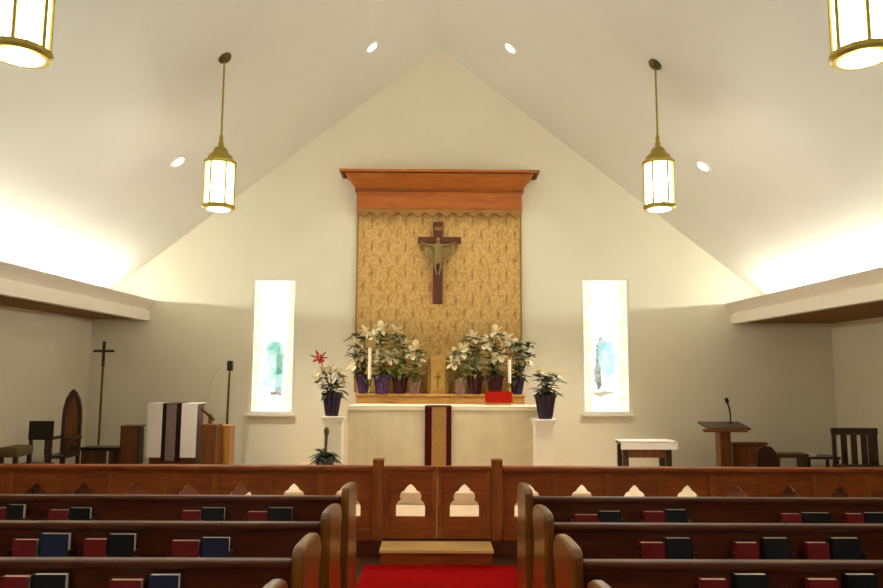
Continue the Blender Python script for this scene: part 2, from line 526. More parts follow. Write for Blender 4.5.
# ------------------------------------------------------------------ recessed downlights
def ceil_hit(px, py):
    d = ray(px, py)
    s = 1 if d.x > 0 else -1
    # z = ZR - SL*s*x
    t = (ZR - CAM_LOC.z - SL * s * CAM_LOC.x) / (d.z + SL * s * d.x)
    return CAM_LOC + d * t, s
SPOT_W = 70
spots = [(372, 47, 'small recessed downlight left of the ceiling ridge above the altar canopy'),
         (510.5, 48, 'small recessed downlight right of the ceiling ridge above the altar canopy'),
         (178, 161.5, 'recessed downlight on the left ceiling slope beside the hanging lantern'),
         (703.5, 166, 'recessed downlight on the right ceiling slope beside the hanging lantern')]
def spot_lamp(loc, target, energy, size=75, blend=.6, rad=.08, col=(1, .94, .76)):
    L = bpy.data.lights.new('downlight_beam', 'SPOT')
    L.energy = energy
    L.color = col
    L.spot_size = math.radians(size)
    L.spot_blend = blend
    L.shadow_soft_size = rad
    o = bpy.data.objects.new('downlight_beam', L)
    COL.objects.link(o)
    o.location = loc
    o.rotation_euler = (Vector(target) - Vector(loc)).to_track_quat('-Z', 'Y').to_euler()
for px, py, lab in spots:
    p, s = ceil_hit(px, py)
    t = thing('recessed_downlight', lab, 'ceiling light', p, 'recessed ceiling downlights')
    R3 = Matrix.Rotation(s * math.atan(SL), 3, 'Y')
    m = MB().lathe([(.08, -.004), (.092, -.016), (.118, -.012), (.125, 0), (.08, 0)], n=24)
    bmesh.ops.rotate(m.bm, verts=m.bm.verts[:], cent=(0, 0, 0), matrix=R3)
    obj('trim_ring', m, 'whitetrim', t, smooth=True)
    m = MB().lathe([(0, -.018), (.066, -.016), (.082, -.004), (0, -.002)], n=24)
    bmesh.ops.rotate(m.bm, verts=m.bm.verts[:], cent=(0, 0, 0), matrix=R3)
    obj('lens', m, 'spotlens', t, smooth=True)
    n = R3 @ Vector((0, 0, -1))
    tgt = (p.x * .6, 11.2, 1.9) if abs(px - 441) < 150 else (p.x * .42, 9.9, .3)
    spot_lamp(p + n * .06, tgt, SPOT_W if abs(px - 441) < 150 else SPOT_W * 5.4, 80)

# ------------------------------------------------------------------ canopy, dossal, crucifix
YD = 11.93
d0, d1 = at(354.5, 392, YD), at(520.5, 200, YD)
ztop = at(439, 169.5, 11.55).z
t = thing('altar_canopy', 'honey coloured wooden canopy with flared cornice above the gold hanging', 'canopy', ((d0.x + d1.x) / 2, 12.0, ztop))
hw = (d1.x - d0.x) / 2 + .01
zf1 = at(439, 190, 11.8).z - ztop
zf0 = at(439, 209, 11.8).z - ztop
# flared crown: section offset outwards from frieze (0) to top
prof = [(.0, zf1 - .01), (.025, zf1 + .02), (.045, zf1 + .06), (.085, zf1 + .12), (.14, zf1 + .19), (.205, zf1 + .26), (.235, -.045)]
m = MB()
FD = .20          # frieze depth out from the wall
rings = []
for o_, z_ in prof:
    rings.append([m.bm.verts.new(v) for v in ((-hw - o_, 0, z_), (-hw - o_, -FD - o_, z_), (hw + o_, -FD - o_, z_), (hw + o_, 0, z_))])
for a, b in zip(rings, rings[1:]):
    for i in range(4):
        m.bm.faces.new((a[i], a[(i + 1) % 4], b[(i + 1) % 4], b[i]))
m.bm.faces.new(rings[0]); m.bm.faces.new(rings[-1])
obj('cornice', m, 'tester', t)
obj('top_moulding', MB().box(-hw - .275, hw + .275, -FD - .275, 0, -.045, 0, .010), 'tester', t)
obj('frieze', MB().box(-hw, hw, -FD, 0, zf0, zf1), 'tester', t, bevel=.008)
obj('bead_moulding', MB().box(-hw - .03, hw + .03, -FD - .03, 0, zf1 - .035, zf1 + .012, .012), wood('bead_oak', '#7c3a06', '#96500e', 'X', .5), t)
# pointed fringe of drops under the frieze
m = MB()
N = 12
for i in range(N):
    xa, xb = -hw + 2 * hw * i / N, -hw + 2 * hw * (i + 1) / N
    xm = (xa + xb) / 2
    m.prism([(xa, zf0 + .01), (xb, zf0 + .01), (xb, zf0 - .05), (xm + .05, zf0 - .10), (xm, zf0 - .15), (xm - .05, zf0 - .10), (xa, zf0 - .05)], -FD + .015, -FD + .055)
obj('scalloped_valance', m, wood('valance_oak', '#8a5c1e', '#a87830', 'X', .5), t)

t = thing('dossal_hanging', 'gold patterned fabric hanging on the wall behind the altar', 'wall hanging', ((d0.x + d1.x) / 2, 12.0, d0.z))
hgt = ztop + zf0 - d0.z - .002
obj('fabric', MB().box(-hw + .03, hw - .03, -.07, -.005, 0, hgt), 'dossal', t)
for sx in (-1, 1):
    obj('side_batten', MB().box(*sorted((sx * (hw - .03), sx * hw)), -.085, 0, 0, hgt), wood('batten_oak', '#8f6a30', '#a8803e', 'Z', .5), t)

# crucifix
YX = 11.86
cc = at(438, 240, YX)
t = thing('crucifix', 'dark wooden crucifix with raised arm bronze figure on the gold hanging', 'crucifix', (cc.x, 11.925, cc.z))
ctop, cbot = at(438, 222, YX).z - cc.z, at(438, 303.5, YX).z - cc.z
cl, cr = at(418, 240, YX).x - cc.x, at(461, 240, YX).x - cc.x
obj('upright', MB().box(-.085, .085, -.085, -.0, cbot, ctop, .008), 'crosswood', t)
obj('crossbeam', MB().box(cl, cr, -.092, -.002, -.05, .052, .008), 'crosswood', t)
obj('title_board', MB().box(-.06, .06, -.105, -.085, .16, .22, .004), 'bronze', t)
# corpus: one skinned body
def skin_body(name, verts, edges, radii, parent, mat, sub=2, loc=(0, 0, 0)):
    me = bpy.data.meshes.new(name)
    me.from_pydata(verts, edges, [])
    o = bpy.data.objects.new(name, me)
    COL.objects.link(o)
    sk = o.modifiers.new('skin', 'SKIN')
    for i, r in enumerate(radii):
        me.skin_vertices[0].data[i].radius = (r, r * .8)
    me.skin_vertices[0].data[0].use_root = True
    ss = o.modifiers.new('sub', 'SUBSURF')
    ss.levels = ss.render_levels = sub
    dg = bpy.context.evaluated_depsgraph_get()
    nm = bpy.data.meshes.new_from_object(o.evaluated_get(dg))
    o.modifiers.clear()
    o.data = nm
    nm.materials.append(M[mat])
    for p in nm.polygons:
        p.use_smooth = True
    o.parent = parent
    o.location = loc
    return o
bv = [(0, 0, -.30), (0, 0, -.18), (0, 0, -.04), (0, -.005, .02), (0, -.02, .10), (0, -.02, .15),
      (-.10, 0, -.03), (-.20, -.01, -.01), (-.31, .0, .05), (.10, 0, -.03), (.20, -.01, -.01), (.31, 0, .05),
      (-.045, 0, -.36), (-.05, -.03, -.52), (-.025, -.01, -.68), (.045, 0, -.36), (.05, -.03, -.52), (.025, -.01, -.68),
      (-.015, -.035, -.74), (.015, -.035, -.74)]
be = [(0, 1), (1, 2), (2, 3), (3, 4), (4, 5), (2, 6), (6, 7), (7, 8), (2, 9), (9, 10), (10, 11), (0, 12), (12, 13), (13, 14), (0, 15), (15, 16), (16, 17), (14, 18), (17, 19)]
br = [.075, .085, .08, .035, .055, .045, .045, .034, .022, .045, .034, .022, .05, .04, .025, .05, .04, .025, .022, .022]
sc_ = .72
bv = [(x, y * sc_, z * sc_) for x, y, z in bv]
br = [r * sc_ for r in br]
corpus = skin_body('corpus', bv, be, br, t, 'bronze', 2, (0, -.15, -.09))
obj('loincloth', MB().lathe([(.062, -.10), (.078, -.04), (.07, .02), (.05, .03)], (0, -.15, -.09 - .24), 14), 'bronze', t, smooth=True)
# draped cloth hanging in two folds from the arms
for s in (-1, 1):
    m = MB()
    pts = []
    for i in range(7):
        u = i / 6
        pts.append((s * (.05 + .20 * u), -.08 - .05 * u * .2 - .06 - .008 * (i % 2)))
    rows_t = [m.bm.verts.new((x, y, -.11 + .05 * i / 6)) for i, (x, y) in enumerate(pts)]
    rows_b = [m.bm.verts.new((x * .95, y, -.38 + .10 * (i / 6) ** 1.2 - .02 * (i % 2))) for i, (x, y) in enumerate(pts)]
    r2t = [m.bm.verts.new(v.co + Vector((0, .012, 0))) for v in rows_t]
    r2b = [m.bm.verts.new(v.co + Vector((0, .012, 0))) for v in rows_b]
    for i in range(6):
        m.bm.faces.new((rows_t[i], rows_t[i + 1], rows_b[i + 1], rows_b[i]))
        m.bm.faces.new((r2t[i], r2b[i], r2b[i + 1], r2t[i + 1]))
        m.bm.faces.new((rows_t[i], r2t[i], r2t[i + 1], rows_t[i + 1]))
        m.bm.faces.new((rows_b[i], rows_b[i + 1], r2b[i + 1], r2b[i]))
    for i in (0, 6):
        m.bm.faces.new((rows_t[i], rows_b[i], r2b[i], r2t[i]))
    obj('sleeve', m, 'bronze', t, smooth=True)

# ------------------------------------------------------------------ altar, gradine, cloths
YG = 11.45                       # gradine (altar shelf) front
g0, g1 = at(356, 393.5, YG), at(525, 404, YG)
zg = g0.z
xg0, xg1 = g0.x, g1.x
t = thing('altar_shelf', 'long honey oak shelf behind the altar carrying the flowers', 'shelf', ((xg0 + xg1) / 2, 11.65, .30))
hwg = (xg1 - xg0) / 2
obj('body', MB().box(-hwg, hwg, -.17, .25, 0, zg - .30 - .035), 'oak', t)
obj('top_board', MB().box(-hwg - .01, hwg + .01, -.20, .26, zg - .335, zg - .30, .006), 'oak', t)

YA = 10.45                       # altar front
a0, a1 = at(348.5, 406.5, YA), at(550, 470, YA)
za = a0.z
ac = (a0.x + a1.x) / 2
hwa = (a1.x - a0.x) / 2
AD = .80
t = thing('altar', 'long altar table with cream frontal standing before the gold hanging', 'altar', (ac, YA + AD / 2, .30))
obj('body', MB().box(-hwa + .01, hwa - .01, -AD / 2 + .012, AD / 2, 0, za - .33), 'oak', t)
obj('table_top', MB().box(-hwa, hwa, -AD / 2 + .006, AD / 2, za - .33, za - .303), 'oak', t)
# frontal with shallow vertical folds
m = MB()
n = 60
f_t, f_b, k_t, k_b = [], [], [], []
for i in range(n + 1):
    x = -hwa + 2 * hwa * i / n
    y = -AD / 2 - .006 + .003 * math.sin(i * 1.7) + .002 * math.sin(i * .61)
    f_t.append(m.bm.verts.new((x, y, za - .303)))
    f_b.append(m.bm.verts.new((x, y - .004, .01)))
    k_t.append(m.bm.verts.new((x, -AD / 2 + .005, za - .303)))
    k_b.append(m.bm.verts.new((x, -AD / 2 + .005, .01)))
for i in range(n):
    m.bm.faces.new((f_t[i], f_t[i + 1], f_b[i + 1], f_b[i]))
    m.bm.faces.new((k_t[i], k_b[i], k_b[i + 1], k_t[i + 1]))
    m.bm.faces.new((f_t[i], k_t[i], k_t[i + 1], f_t[i + 1]))
    m.bm.faces.new((f_b[i], f_b[i + 1], k_b[i + 1], k_b[i]))
for i in (0, n):
    m.bm.faces.new((f_t[i], f_b[i], k_b[i], k_t[i]))
obj('frontal', m, 'cloth', t, smooth=True)
# linen on top
m = MB().box(-hwa - .015, hwa + .015, -AD / 2 - .022, AD / 2 + .01, 0, .008).box(-hwa - .015, hwa + .015, -AD / 2 - .022, -AD / 2 - .014, -.045, .004)
for s in (-1, 1):
    m.box(*sorted((s * (hwa + .008), s * (hwa + .015))), -AD / 2 - .02, AD / 2, -.25, .004)
o = obj('altar_linen', m, 'linen', loc=(ac, YA + AD / 2, za))
tag(o, 'white linen cloth laid over the altar top', 'altar cloth')
# banner hanging over the front
b0, b1 = at(425, 408, YA - .04).x, at(451.5, 408, YA - .04).x
t = thing('altar_banner', 'maroon and gold banner hanging down the middle of the altar front', 'banner', ((b0 + b1) / 2, YA - .03, za))
hb = (b1 - b0) / 2
obj('gold_panel', MB().box(-hb + .10, hb - .075, -.006, .002, -.94, .0), 'goldcloth', t)
obj('stripe', MB().box(-hb, -hb + .10, -.008, .002, -.94, .0), 'maroon', t)
obj('stripe', MB().box(hb - .075, hb, -.008, .002, -.94, .0), 'maroon', t)
obj('top_fold', MB().box(-hb, hb, -.008, .3, .009, .014), 'maroon', t)
obj('fringe', MB().box(-hb, hb, -.007, .002, -.97, -.94), 'goldcloth', t)

# tabernacle
YT = 11.55
p0, p1 = at(427, 392, YT), at(449, 357.5, YT)
t = thing('tabernacle', 'gold box tabernacle on the shelf between the two lily banks', 'tabernacle', ((p0.x + p1.x) / 2, YT, zg))
hw_, h_ = (p1.x - p0.x) / 2, p1.z - zg
obj('body', MB().box(-hw_ + .04, hw_ - .04, 0, .26, 0, h_ - .05, .006), 'gold', t)
for s in (-1, 1):
    obj('side_pilaster', MB().box(*sorted((s * (hw_ - .055), s * hw_)), -.02, .26, 0, h_ - .02, .006), 'sidebrass', t)
dr = obj('door', MB().box(-hw_ + .07, hw_ - .07, -.012, .0, .04, h_ - .09, .004), 'gold', t)
obj('door_cross', MB().box(-.012, .012, -.02, -.012, .12, .36).box(-.06, .06, -.02, -.012, .26, .284), 'brass', dr)
obj('roof', MB().prism([(-hw_, h_ - .05), (hw_, h_ - .05), (hw_ * .75, h_), (0, h_ + .05), (-hw_ * .75, h_)], -.01, .26), 'gold', t)

# ------------------------------------------------------------------ flowers
def bloom(mb_parent, pos, size, toward, mat='petal'):
    d = Vector(toward).normalized()
    a = d.orthogonal().normalized()
    b = d.cross(a)
    m = MB()
    p = Vector(pos)
    m.tube([p - d * size * .9, p - d * size * .4, p], [size * .10, size * .18, size * .34], 8)
    for k in range(6):
        ang = 2 * PI * k / 6 + random.uniform(-.1, .1)
        rad = a * math.cos(ang) + b * math.sin(ang)
        m.blade(p - d * size * .12 + rad * size * .16, rad * .9 + d * .55, size * .95, size * .72, .18)
    f = obj('bloom', m, mat, mb_parent)
    s = MB()
    for k in range(3):
        ang = 2 * PI * k / 3
        rad = (a * math.cos(ang) + b * math.sin(ang)) * size * .12
        s.tube([p, p + d * size * .4 + rad], size * .02, 5)
        s.ball(p + d * size * .42 + rad, size * .05, u=6, v=4)
    obj('stamens', s, 'stamen', f)

def lily(px, Y, zbase, pot_w, pot_h, pot_mat, blooms, label, group, leafmat='leaf', leaf_n=85, size=.14, leaf_h=None, redblooms=()):
    base = at(px, 380, Y)
    t = thing('potted_lily', label, 'potted plant', (base.x, Y, zbase), group)
    L = lambda q: Vector((q.x - base.x, q.y - Y, q.z - zbase))
    r = pot_w / 2
    # crimped foil pot
    m = MB()
    n = 24
    prof = [(.72, 0), (.80, .3), (.9, .65), (1.0, .92), (1.16, 1.06)]
    rings = []
    for q, zz in prof:
        ring = []
        for i in range(n):
            rr = r * q * (1 + (.05 + .06 * zz) * (1 if i % 2 else -1) * (zz > .2))
            ring.append(m.bm.verts.new((rr * math.cos(2 * PI * i / n), rr * math.sin(2 * PI * i / n), zz * pot_h)))
        rings.append(ring)
    inner = [m.bm.verts.new((r * .9 * math.cos(2 * PI * i / n), r * .9 * math.sin(2 * PI * i / n), pot_h * .9)) for i in range(n)]
    rings.append(inner)
    for A, B in zip(rings, rings[1:]):
        for i in range(n):
            m.bm.faces.new((A[i], A[(i + 1) % n], B[(i + 1) % n], B[i]))
    m.bm.faces.new(list(reversed(rings[0])))
    m.bm.faces.new(rings[-1])
    obj('pot', m, pot_mat, t)
    tops = [L(at(bx, by, Y + random.uniform(-.10, .02))) for bx, by in blooms]
    rtops = [L(at(bx, by, Y - .05)) for bx, by in redblooms]
    st, fo = MB(), MB()
    for tp in tops + rtops:
        mid = Vector((tp.x * .45, tp.y * .45, (tp.z + pot_h) / 2))
        st.tube([(0, 0, pot_h * .85), mid, tp - Vector((0, 0, .02))], [.008, .007, .005], 6)
    st_top = max([tp.z for tp in tops]) if tops else pot_h + .3
    lh = leaf_h if leaf_h else st_top - .05
    for i in range(leaf_n):
        u = random.random()
        zz = pot_h * .9 + (lh - pot_h * .9) * u
        tp = random.choice(tops)
        f = (zz - pot_h * .85) / max(.05, tp.z - pot_h * .85)
        f = min(1, max(0, f))
        bx, by = tp.x * f * .9, tp.y * f * .9
        ang = random.uniform(0, 2 * PI)
        fo.blade((bx, by, zz), (math.cos(ang) * .75, math.sin(ang), random.uniform(.0, .7)), random.uniform(.15, .27) * (1.15 - .35 * u), random.uniform(.05, .085), random.uniform(.25, .6))
    obj('stem', st, leafmat, t, smooth=True)
    obj('foliage', fo, leafmat, t)
    for tp in tops:
        bloom(t, tp, size * random.uniform(.9, 1.15), (random.uniform(-.6, .6), -1, random.uniform(-.1, .5)))
    for tp in rtops:
        bloom(t, tp, size * 1.3, (.1, -.8, .7), 'redpetal')
    return t
YL = 11.52
GL = 'potted lilies on the altar shelf'
lily(364, YL, zg, .24, .27, 'foil_purple', [(360, 353), (353, 363), (365, 331), (356, 343)], 'white lily in purple foil pot at outer end of the left bank', GL, leafmat='darkleaf')
lily(382, YL - .06, zg, .26, .29, 'foil_purple', [(381, 327), (388, 357), (375, 336), (379, 356)], 'tallest lily of the left bank, second from its outer end', GL)
lily(400, YL, zg, .25, .28, 'foil_maroon', [(396, 331), (395, 354), (404, 345)], 'white lily in maroon pot, third from the outer end of the left bank', GL)
lily(415, YL - .04, zg, .18, .20, 'foil_pink', [(412, 352), (419, 358), (416, 347)], 'small lily in pale pot beside the left side of the tabernacle', GL, leaf_n=36)
lily(460, YL - .04, zg, .20, .22, 'foil_pink', [(456, 354), (462, 350), (453, 362)], 'small lily in pale pot beside the right side of the tabernacle', GL, leaf_n=36)
lily(475, YL, zg, .25, .28, 'foil_maroon', [(473, 336), (470, 362), (479, 361), (467, 348)], 'white lily in maroon pot, second from tabernacle in the right bank', GL)
lily(495, YL - .05, zg, .26, .29, 'foil_maroon', [(496, 331), (493, 356), (500, 355), (487, 343)], 'tallest lily of the right bank, third from the tabernacle', GL, leafmat='darkleaf')
lily(517, YL, zg, .23, .26, 'foil_dark', [(520, 355), (529, 357), (507, 338), (516, 345)], 'white lily in dark pot at outer end of the right bank', GL, leafmat='darkleaf')

# candles on candlesticks
def candle(px, ytop, ymid, Y, label):
    a, b = at(px, ytop, Y), at(px, ymid, Y)
    t = thing('candlestick', label, 'candle', (b.x, Y, zg), 'altar candles')
    hb_ = b.z - zg
    obj('base', MB().lathe([(.055, 0), (.058, .012), (.03, .025), (.014, .05), (.012, hb_ - .03), (.03, hb_ - .012), (.036, hb_), (0, hb_)], n=16), 'brass', t, smooth=True)
    obj('candle_stick', MB().lathe([(.028, hb_), (.028, a.z - zg), (.018, a.z - zg + .006), (0, a.z - zg + .004)], n=12), 'wax', t, smooth=True)
    obj('wick', MB().tube([(0, 0, a.z - zg), (.002, 0, a.z - zg + .02)], .002, 5), 'black', t)
candle(369.5, 348, 379, 11.32, 'white candle before the left lily bank')
candle(509.5, 360, 383, 11.32, 'white candle before the right lily bank')

# red missal on a bookstand
p0, p1 = at(485.5, 404.5, 10.95), at(512.5, 393, 10.95)
bw = p1.x - p0.x
t = thing('missal_stand', 'low wooden bookstand under the red book on the altar', 'bookstand', ((p0.x + p1.x) / 2, 11.0, za + .009))
tilt = Matrix.Rotation(math.radians(-35), 3, 'X')
obj('base', MB().box(-bw / 2 + .03, bw / 2 - .03, -.10, .14, 0, .02, .004), 'tanwood', t)
obj('slope', MB().box(-bw / 2 + .02, bw / 2 - .02, -.006, .006, .0, .16, 0, tilt, (0, 0, 0)).box(-bw / 2 + .02, bw / 2 - .02, -.06, -.0, .018, .032), 'tanwood', t)
t = thing('missal', 'bright red book propped on the right end of the altar', 'book', ((p0.x + p1.x) / 2, 11.0, za + .045))
obj('cover', MB().box(-bw / 2, bw / 2, -.062, -.054, 0, .20, 0, tilt, (0, -.05, 0)).box(-bw / 2, bw / 2, -.018, -.010, 0, .20, 0, tilt, (0, -.05, 0)).box(-bw / 2, -bw / 2 + .006, -.06, -.012, 0, .20, 0, tilt, (0, -.05, 0)), 'brightred', t)
obj('pages', MB().box(-bw / 2 + .006, bw / 2 - .008, -.054, -.018, .004, .194, 0, tilt, (0, -.05, 0)), 'page', t)

# pedestals with pots at both altar ends
def pedestal(px0, px1, ytop, Y, label):
    a, b = at(px0, ytop, Y), at(px1, ytop, Y)
    w_ = (b.x - a.x) / 2
    h_ = a.z - .30
    t = thing('plant_pedestal', label, 'pedestal', ((a.x + b.x) / 2, Y + w_, .30), 'flower pedestals')
    obj('shaft', MB().box(-w_ * .78, w_ * .78, -w_ * .78, w_ * .78, .06, h_ - .08, .004), 'fascia', t)
    obj('cap', MB().box(-w_, w_, -w_, w_, h_ - .03, h_, .006).box(-w_ * .88, w_ * .88, -w_ * .88, w_ * .88, h_ - .08, h_ - .03, .006), 'fascia', t)
    obj('plinth', MB().box(-w_ * .95, w_ * .95, -w_ * .95, w_ * .95, 0, .06, .006), 'fascia', t)
    return Vector(((a.x + b.x) / 2, Y + w_, a.z))
q = pedestal(321, 344, 416.5, 10.0, 'cream pedestal under the flower pot left of the altar')
lily(332.5, q.y, q.z, .25, .31, 'foil_dark', [(322, 371), (330, 368), (339, 372), (318, 377), (344, 380)], 'lily pot with a red flower on pedestal left of the altar', 'flower pots on pedestals', leafmat='darkleaf', leaf_n=40, size=.11, redblooms=[(319.5, 357)])
q = pedestal(533, 557, 419.5, 10.0, 'cream pedestal under the dark pot right of the altar')
lily(545, q.y, q.z, .27, .32, 'foil_dark', [(539, 372), (551, 375), (560, 374), (545, 379)], 'dark purple pot with leafy lily on pedestal right of the altar', 'flower pots on pedestals', leafmat='darkleaf', leaf_n=80, size=.08)
# small dark plant on the floor
p = at(325, 454, 9.7)
PZ = .30
t = thing('floor_plant', 'small dark leafy plant with an upright stalk, left of the altar front', 'potted plant', (p.x, 9.7, .30))
PH = p.z - .30 - .06
obj('pot', MB().lathe([(.09, 0), (.11, PH * .5), (.13, PH), (.13, PH + .02), (.11, PH + .02), (.10, PH - .02), (0, PH - .02)], n=18), 'foil_dark', t, smooth=True)
m = MB()
for i in range(70):
    a_ = random.uniform(0, 2 * PI)
    m.blade((0, 0, PH - .02 + random.uniform(0, .08)), (math.cos(a_), math.sin(a_), random.uniform(.0, 1.4)), random.uniform(.18, .28), .07, .5)
obj('foliage', m, 'darkleaf', t)
zt = at(325, 430, 9.7).z - .30
obj('stalk', MB().tube([(.0, 0, PH - .02), (.01, 0, zt * .7), (.015, 0, zt)], [.016, .018, .022], 8).ball((.015, 0, zt - .02), .035, 1, 1, 1.8), 'darkbrass', t, smooth=True)

# ------------------------------------------------------------------ chancel furniture, left
ZP = .15
# gothic chair
def board_chair_parts(t, w, d, seat_h, mat):
    obj('seat', MB().box(-w / 2, w / 2, -d / 2, d / 2, seat_h - .045, seat_h, .008), mat, t)
    for sx in (-1, 1):
        for sy in (-1, 1):
            obj('leg', MB().box(sx * (w / 2 - .025) - .022, sx * (w / 2 - .025) + .022, sy * (d / 2 - .025) - .022, sy * (d / 2 - .025) + .022, 0, seat_h - .045, .004), mat, t)
    obj('stretcher', MB().box(-w / 2 + .04, w / 2 - .04, -d / 2 + .015, -d / 2 + .04, .14, .18), mat, t)
Yc = 10.45
p0, p1 = at(60, 458, Yc), at(83.5, 389, Yc)
w_ = p1.x - p0.x
t = thing('clergy_chair', 'tall dark wooden chair with pointed gothic back by left wall', 'chair', ((p0.x + p1.x) / 2, Yc - .2, ZP))
board_chair_parts(t, w_, .45, .46, 'darkwood')
H = p1.z - ZP
hs = w_ / 2
arch = [(-hs, .46), (hs, .46), (hs, H - .42), (hs * .93, H - .28), (hs * .7, H - .14), (hs * .35, H - .05), (0, H), (-hs * .35, H - .05), (-hs * .7, H - .14), (-hs * .93, H - .28), (-hs, H - .42)]
obj('backrest', MB().prism(arch, .18, .22), 'darkwood', t)
inn = [(-hs * .55, .56), (hs * .75, .56), (hs * .75, H - .44), (hs * .5, H - .22), (hs * .15, H - .12), (-hs * .3, H - .26), (-hs * .55, H - .44)]
obj('back_panel', MB().prism(inn, .168, .182), 'brownwood', t)
for sx in (-1, 1):
    obj('armrest', MB().box(sx * hs - .025, sx * hs + .025, -.2, .2, .66, .70, .006).box(sx * hs - .02, sx * hs + .02, -.2, -.16, .46, .66), 'darkwood', t)

# low backed chair farther left
p0, p1 = at(27, 458, 9.6), at(54, 421, 9.6)
w_ = p1.x - p0.x
t = thing('side_chair', 'dark chair with broad upper back slab, left of the gothic chair', 'chair', ((p0.x + p1.x) / 2, 9.42, ZP))
board_chair_parts(t, w_ + .06, .42, .42, 'darkwood')
H = p1.z - ZP
zb = at(40, 440, 9.6).z - ZP
obj('backrest', MB().box(-w_ / 2, w_ / 2, .17, .20, zb, H, .01), M['iron'], t)
for sx in (-.8, .8):
    obj('back_post', MB().box(sx * w_ / 2 - .02, sx * w_ / 2 + .02, .175, .205, .42, zb + .02), 'darkwood', t)

# low arm stool at the far left edge
p0, p1 = at(6, 458, 8.7), at(26, 446, 8.7)
w_ = p1.x - p0.x
t = thing('padded_stool', 'low grey brown padded stool at the left edge of the chancel', 'stool', ((p0.x + p1.x) / 2, 8.7, ZP))
H = p1.z - ZP
obj('cushion', MB().box(-w_ / 2, w_ / 2, -.18, .18, H - .12, H, .03), plain('grey_brown_pad', '#6a5a3c', .9), t, smooth=True)
for sx in (-1, 1):
    for sy in (-1, 1):
        obj('leg', MB().box(sx * (w_ / 2 - .03) - .02, sx * (w_ / 2 - .03) + .02, sy * .14 - .02, sy * .14 + .02, 0, H - .11), 'darkwood', t)

# processional cross in a floor socket
Yp = 11.3
p = at(98, 451, Yp)
t = thing('processional_cross', 'tall slim processional cross on a staff in the left corner', 'cross', (p.x, Yp, ZP))
zc = at(100, 351, Yp).z - ZP
zt = at(100, 342.5, Yp).z - ZP
obj('base', MB().lathe([(.15, 0), (.15, .03), (.06, .06), (.03, .10), (.022, .22), (0, .22)], n=18), 'darkbrass', t, smooth=True)
obj('staff', MB().tube([(0, 0, .05), (.0, 0, zc - .15)], .017, 10), 'darkbrass', t, smooth=True)
obj('cross_head', MB().box(-.145, .145, -.010, .010, zc - .02, zc + .02, .004).box(-.022, .022, -.012, .012, zc - .20, zt, .004).ball((0, 0, zc - .22), .03).ball((-.145, 0, zc), .024).ball((.145, 0, zc), .024).ball((0, 0, zt), .024), 'darkwood', t)

# low bench
p0, p1 = at(84, 462, 10.9), at(127, 446.5, 10.9)
w_ = p1.x - p0.x
H = p1.z - ZP
t = thing('low_bench', 'low dark wooden bench in front of the processional cross', 'bench', ((p0.x + p1.x) / 2, 10.9, ZP))
obj('seat', MB().box(-w_ / 2, w_ / 2, -.15, .15, H - .05, H, .006), 'darkwood', t)
for sx in (-.85, -.25, .45, .9):
    obj('leg', MB().box(sx * w_ / 2 - .04, sx * w_ / 2 + .04, -.12, .12, 0, H - .05), 'brownwood', t)

# brown chair / prie-dieu
p0, p1 = at(124.5, 460, 10.7), at(143.5, 425, 10.7)
w_ = p1.x - p0.x
H = p1.z - ZP
t = thing('prayer_kneeler', 'brown wooden prayer kneeler just left of the white draped desk', 'kneeler', ((p0.x + p1.x) / 2, 10.7, ZP))
obj('front_panel', MB().box(-w_ / 2 + .015, w_ / 2 - .015, -.16, -.135, .05, H - .02), 'brownwood', t)
for sx in (-1, 1):
    obj('side_panel', MB().prism([(-.16, 0), (.30, 0), (.30, .16), (.02, .22), (.0, H - .03), (-.16, H)], sx * w_ / 2 - .012, sx * w_ / 2 + .012, 'YZ'), 'darkwood', t)
obj('book_ledge', MB().box(-w_ / 2 - .01, w_ / 2 + .01, -.18, .06, H - .02, H + .005, .005), 'brownwood', t)
obj('kneeling_pad', MB().box(-w_ / 2 + .015, w_ / 2 - .015, .05, .29, .12, .18, .015), 'maroon', t)

# white draped prayer desk
Yd = 10.45
p0, p1 = at(145.5, 460, Yd), at(197.5, 404.5, Yd)
w_ = p1.x - p0.x
cx = (p0.x + p1.x) / 2
H = p1.z - ZP
t = thing('reading_desk', 'wooden reading desk under the white and black draped cloth', 'desk', (cx, Yd + .22, ZP))
obj('desk_body', MB().box(-w_ / 2 + .03, w_ / 2 - .03, -.17, .17, .06, H - .02), 'brownwood', t)
obj('desk_top', MB().box(-w_ / 2 + .01, w_ / 2 - .01, -.20, .20, H - .02, H, .004), 'brownwood', t)
for i in range(4):
    obj('foot', MB().box(-w_ / 2 + .06 + i * (w_ - .18) / 3, -w_ / 2 + .12 + i * (w_ - .18) / 3, -.16, .16, 0, .06), 'darkwood', t)
zl = at(170, 457.5, Yd).z - ZP
t = thing('desk_drape', 'white cloth with grey and black centre band draped over the reading desk', 'cloth', (cx, Yd + .22, ZP))
k0, k1, k2, k3 = [at(v, 430, Yd).x - cx for v in (162, 166, 176, 181)]
for a_, b_ in ((-w_ / 2, k0), (k3, w_ / 2)):
    obj('white_panel', MB().box(a_, b_, -.225, -.205, zl, H + .004).box(a_, b_, -.225, .20, H + .002, H + .012), 'whitecloth', t)
obj('dark_stripe', MB().box(k0, k1, -.23, -.205, zl - .05, H + .016).box(k0, k1, -.23, .18, H + .004, H + .016), 'blackcloth', t)
obj('grey_panel', MB().box(k1, k2, -.228, -.205, zl - .05, H + .015).box(k1, k2, -.228, .18, H + .004, H + .015), 'greycloth', t)
obj('dark_stripe', MB().box(k2, k3, -.23, -.205, zl - .05, H + .016).box(k2, k3, -.23, .18, H + .004, H + .016), 'blackcloth', t)

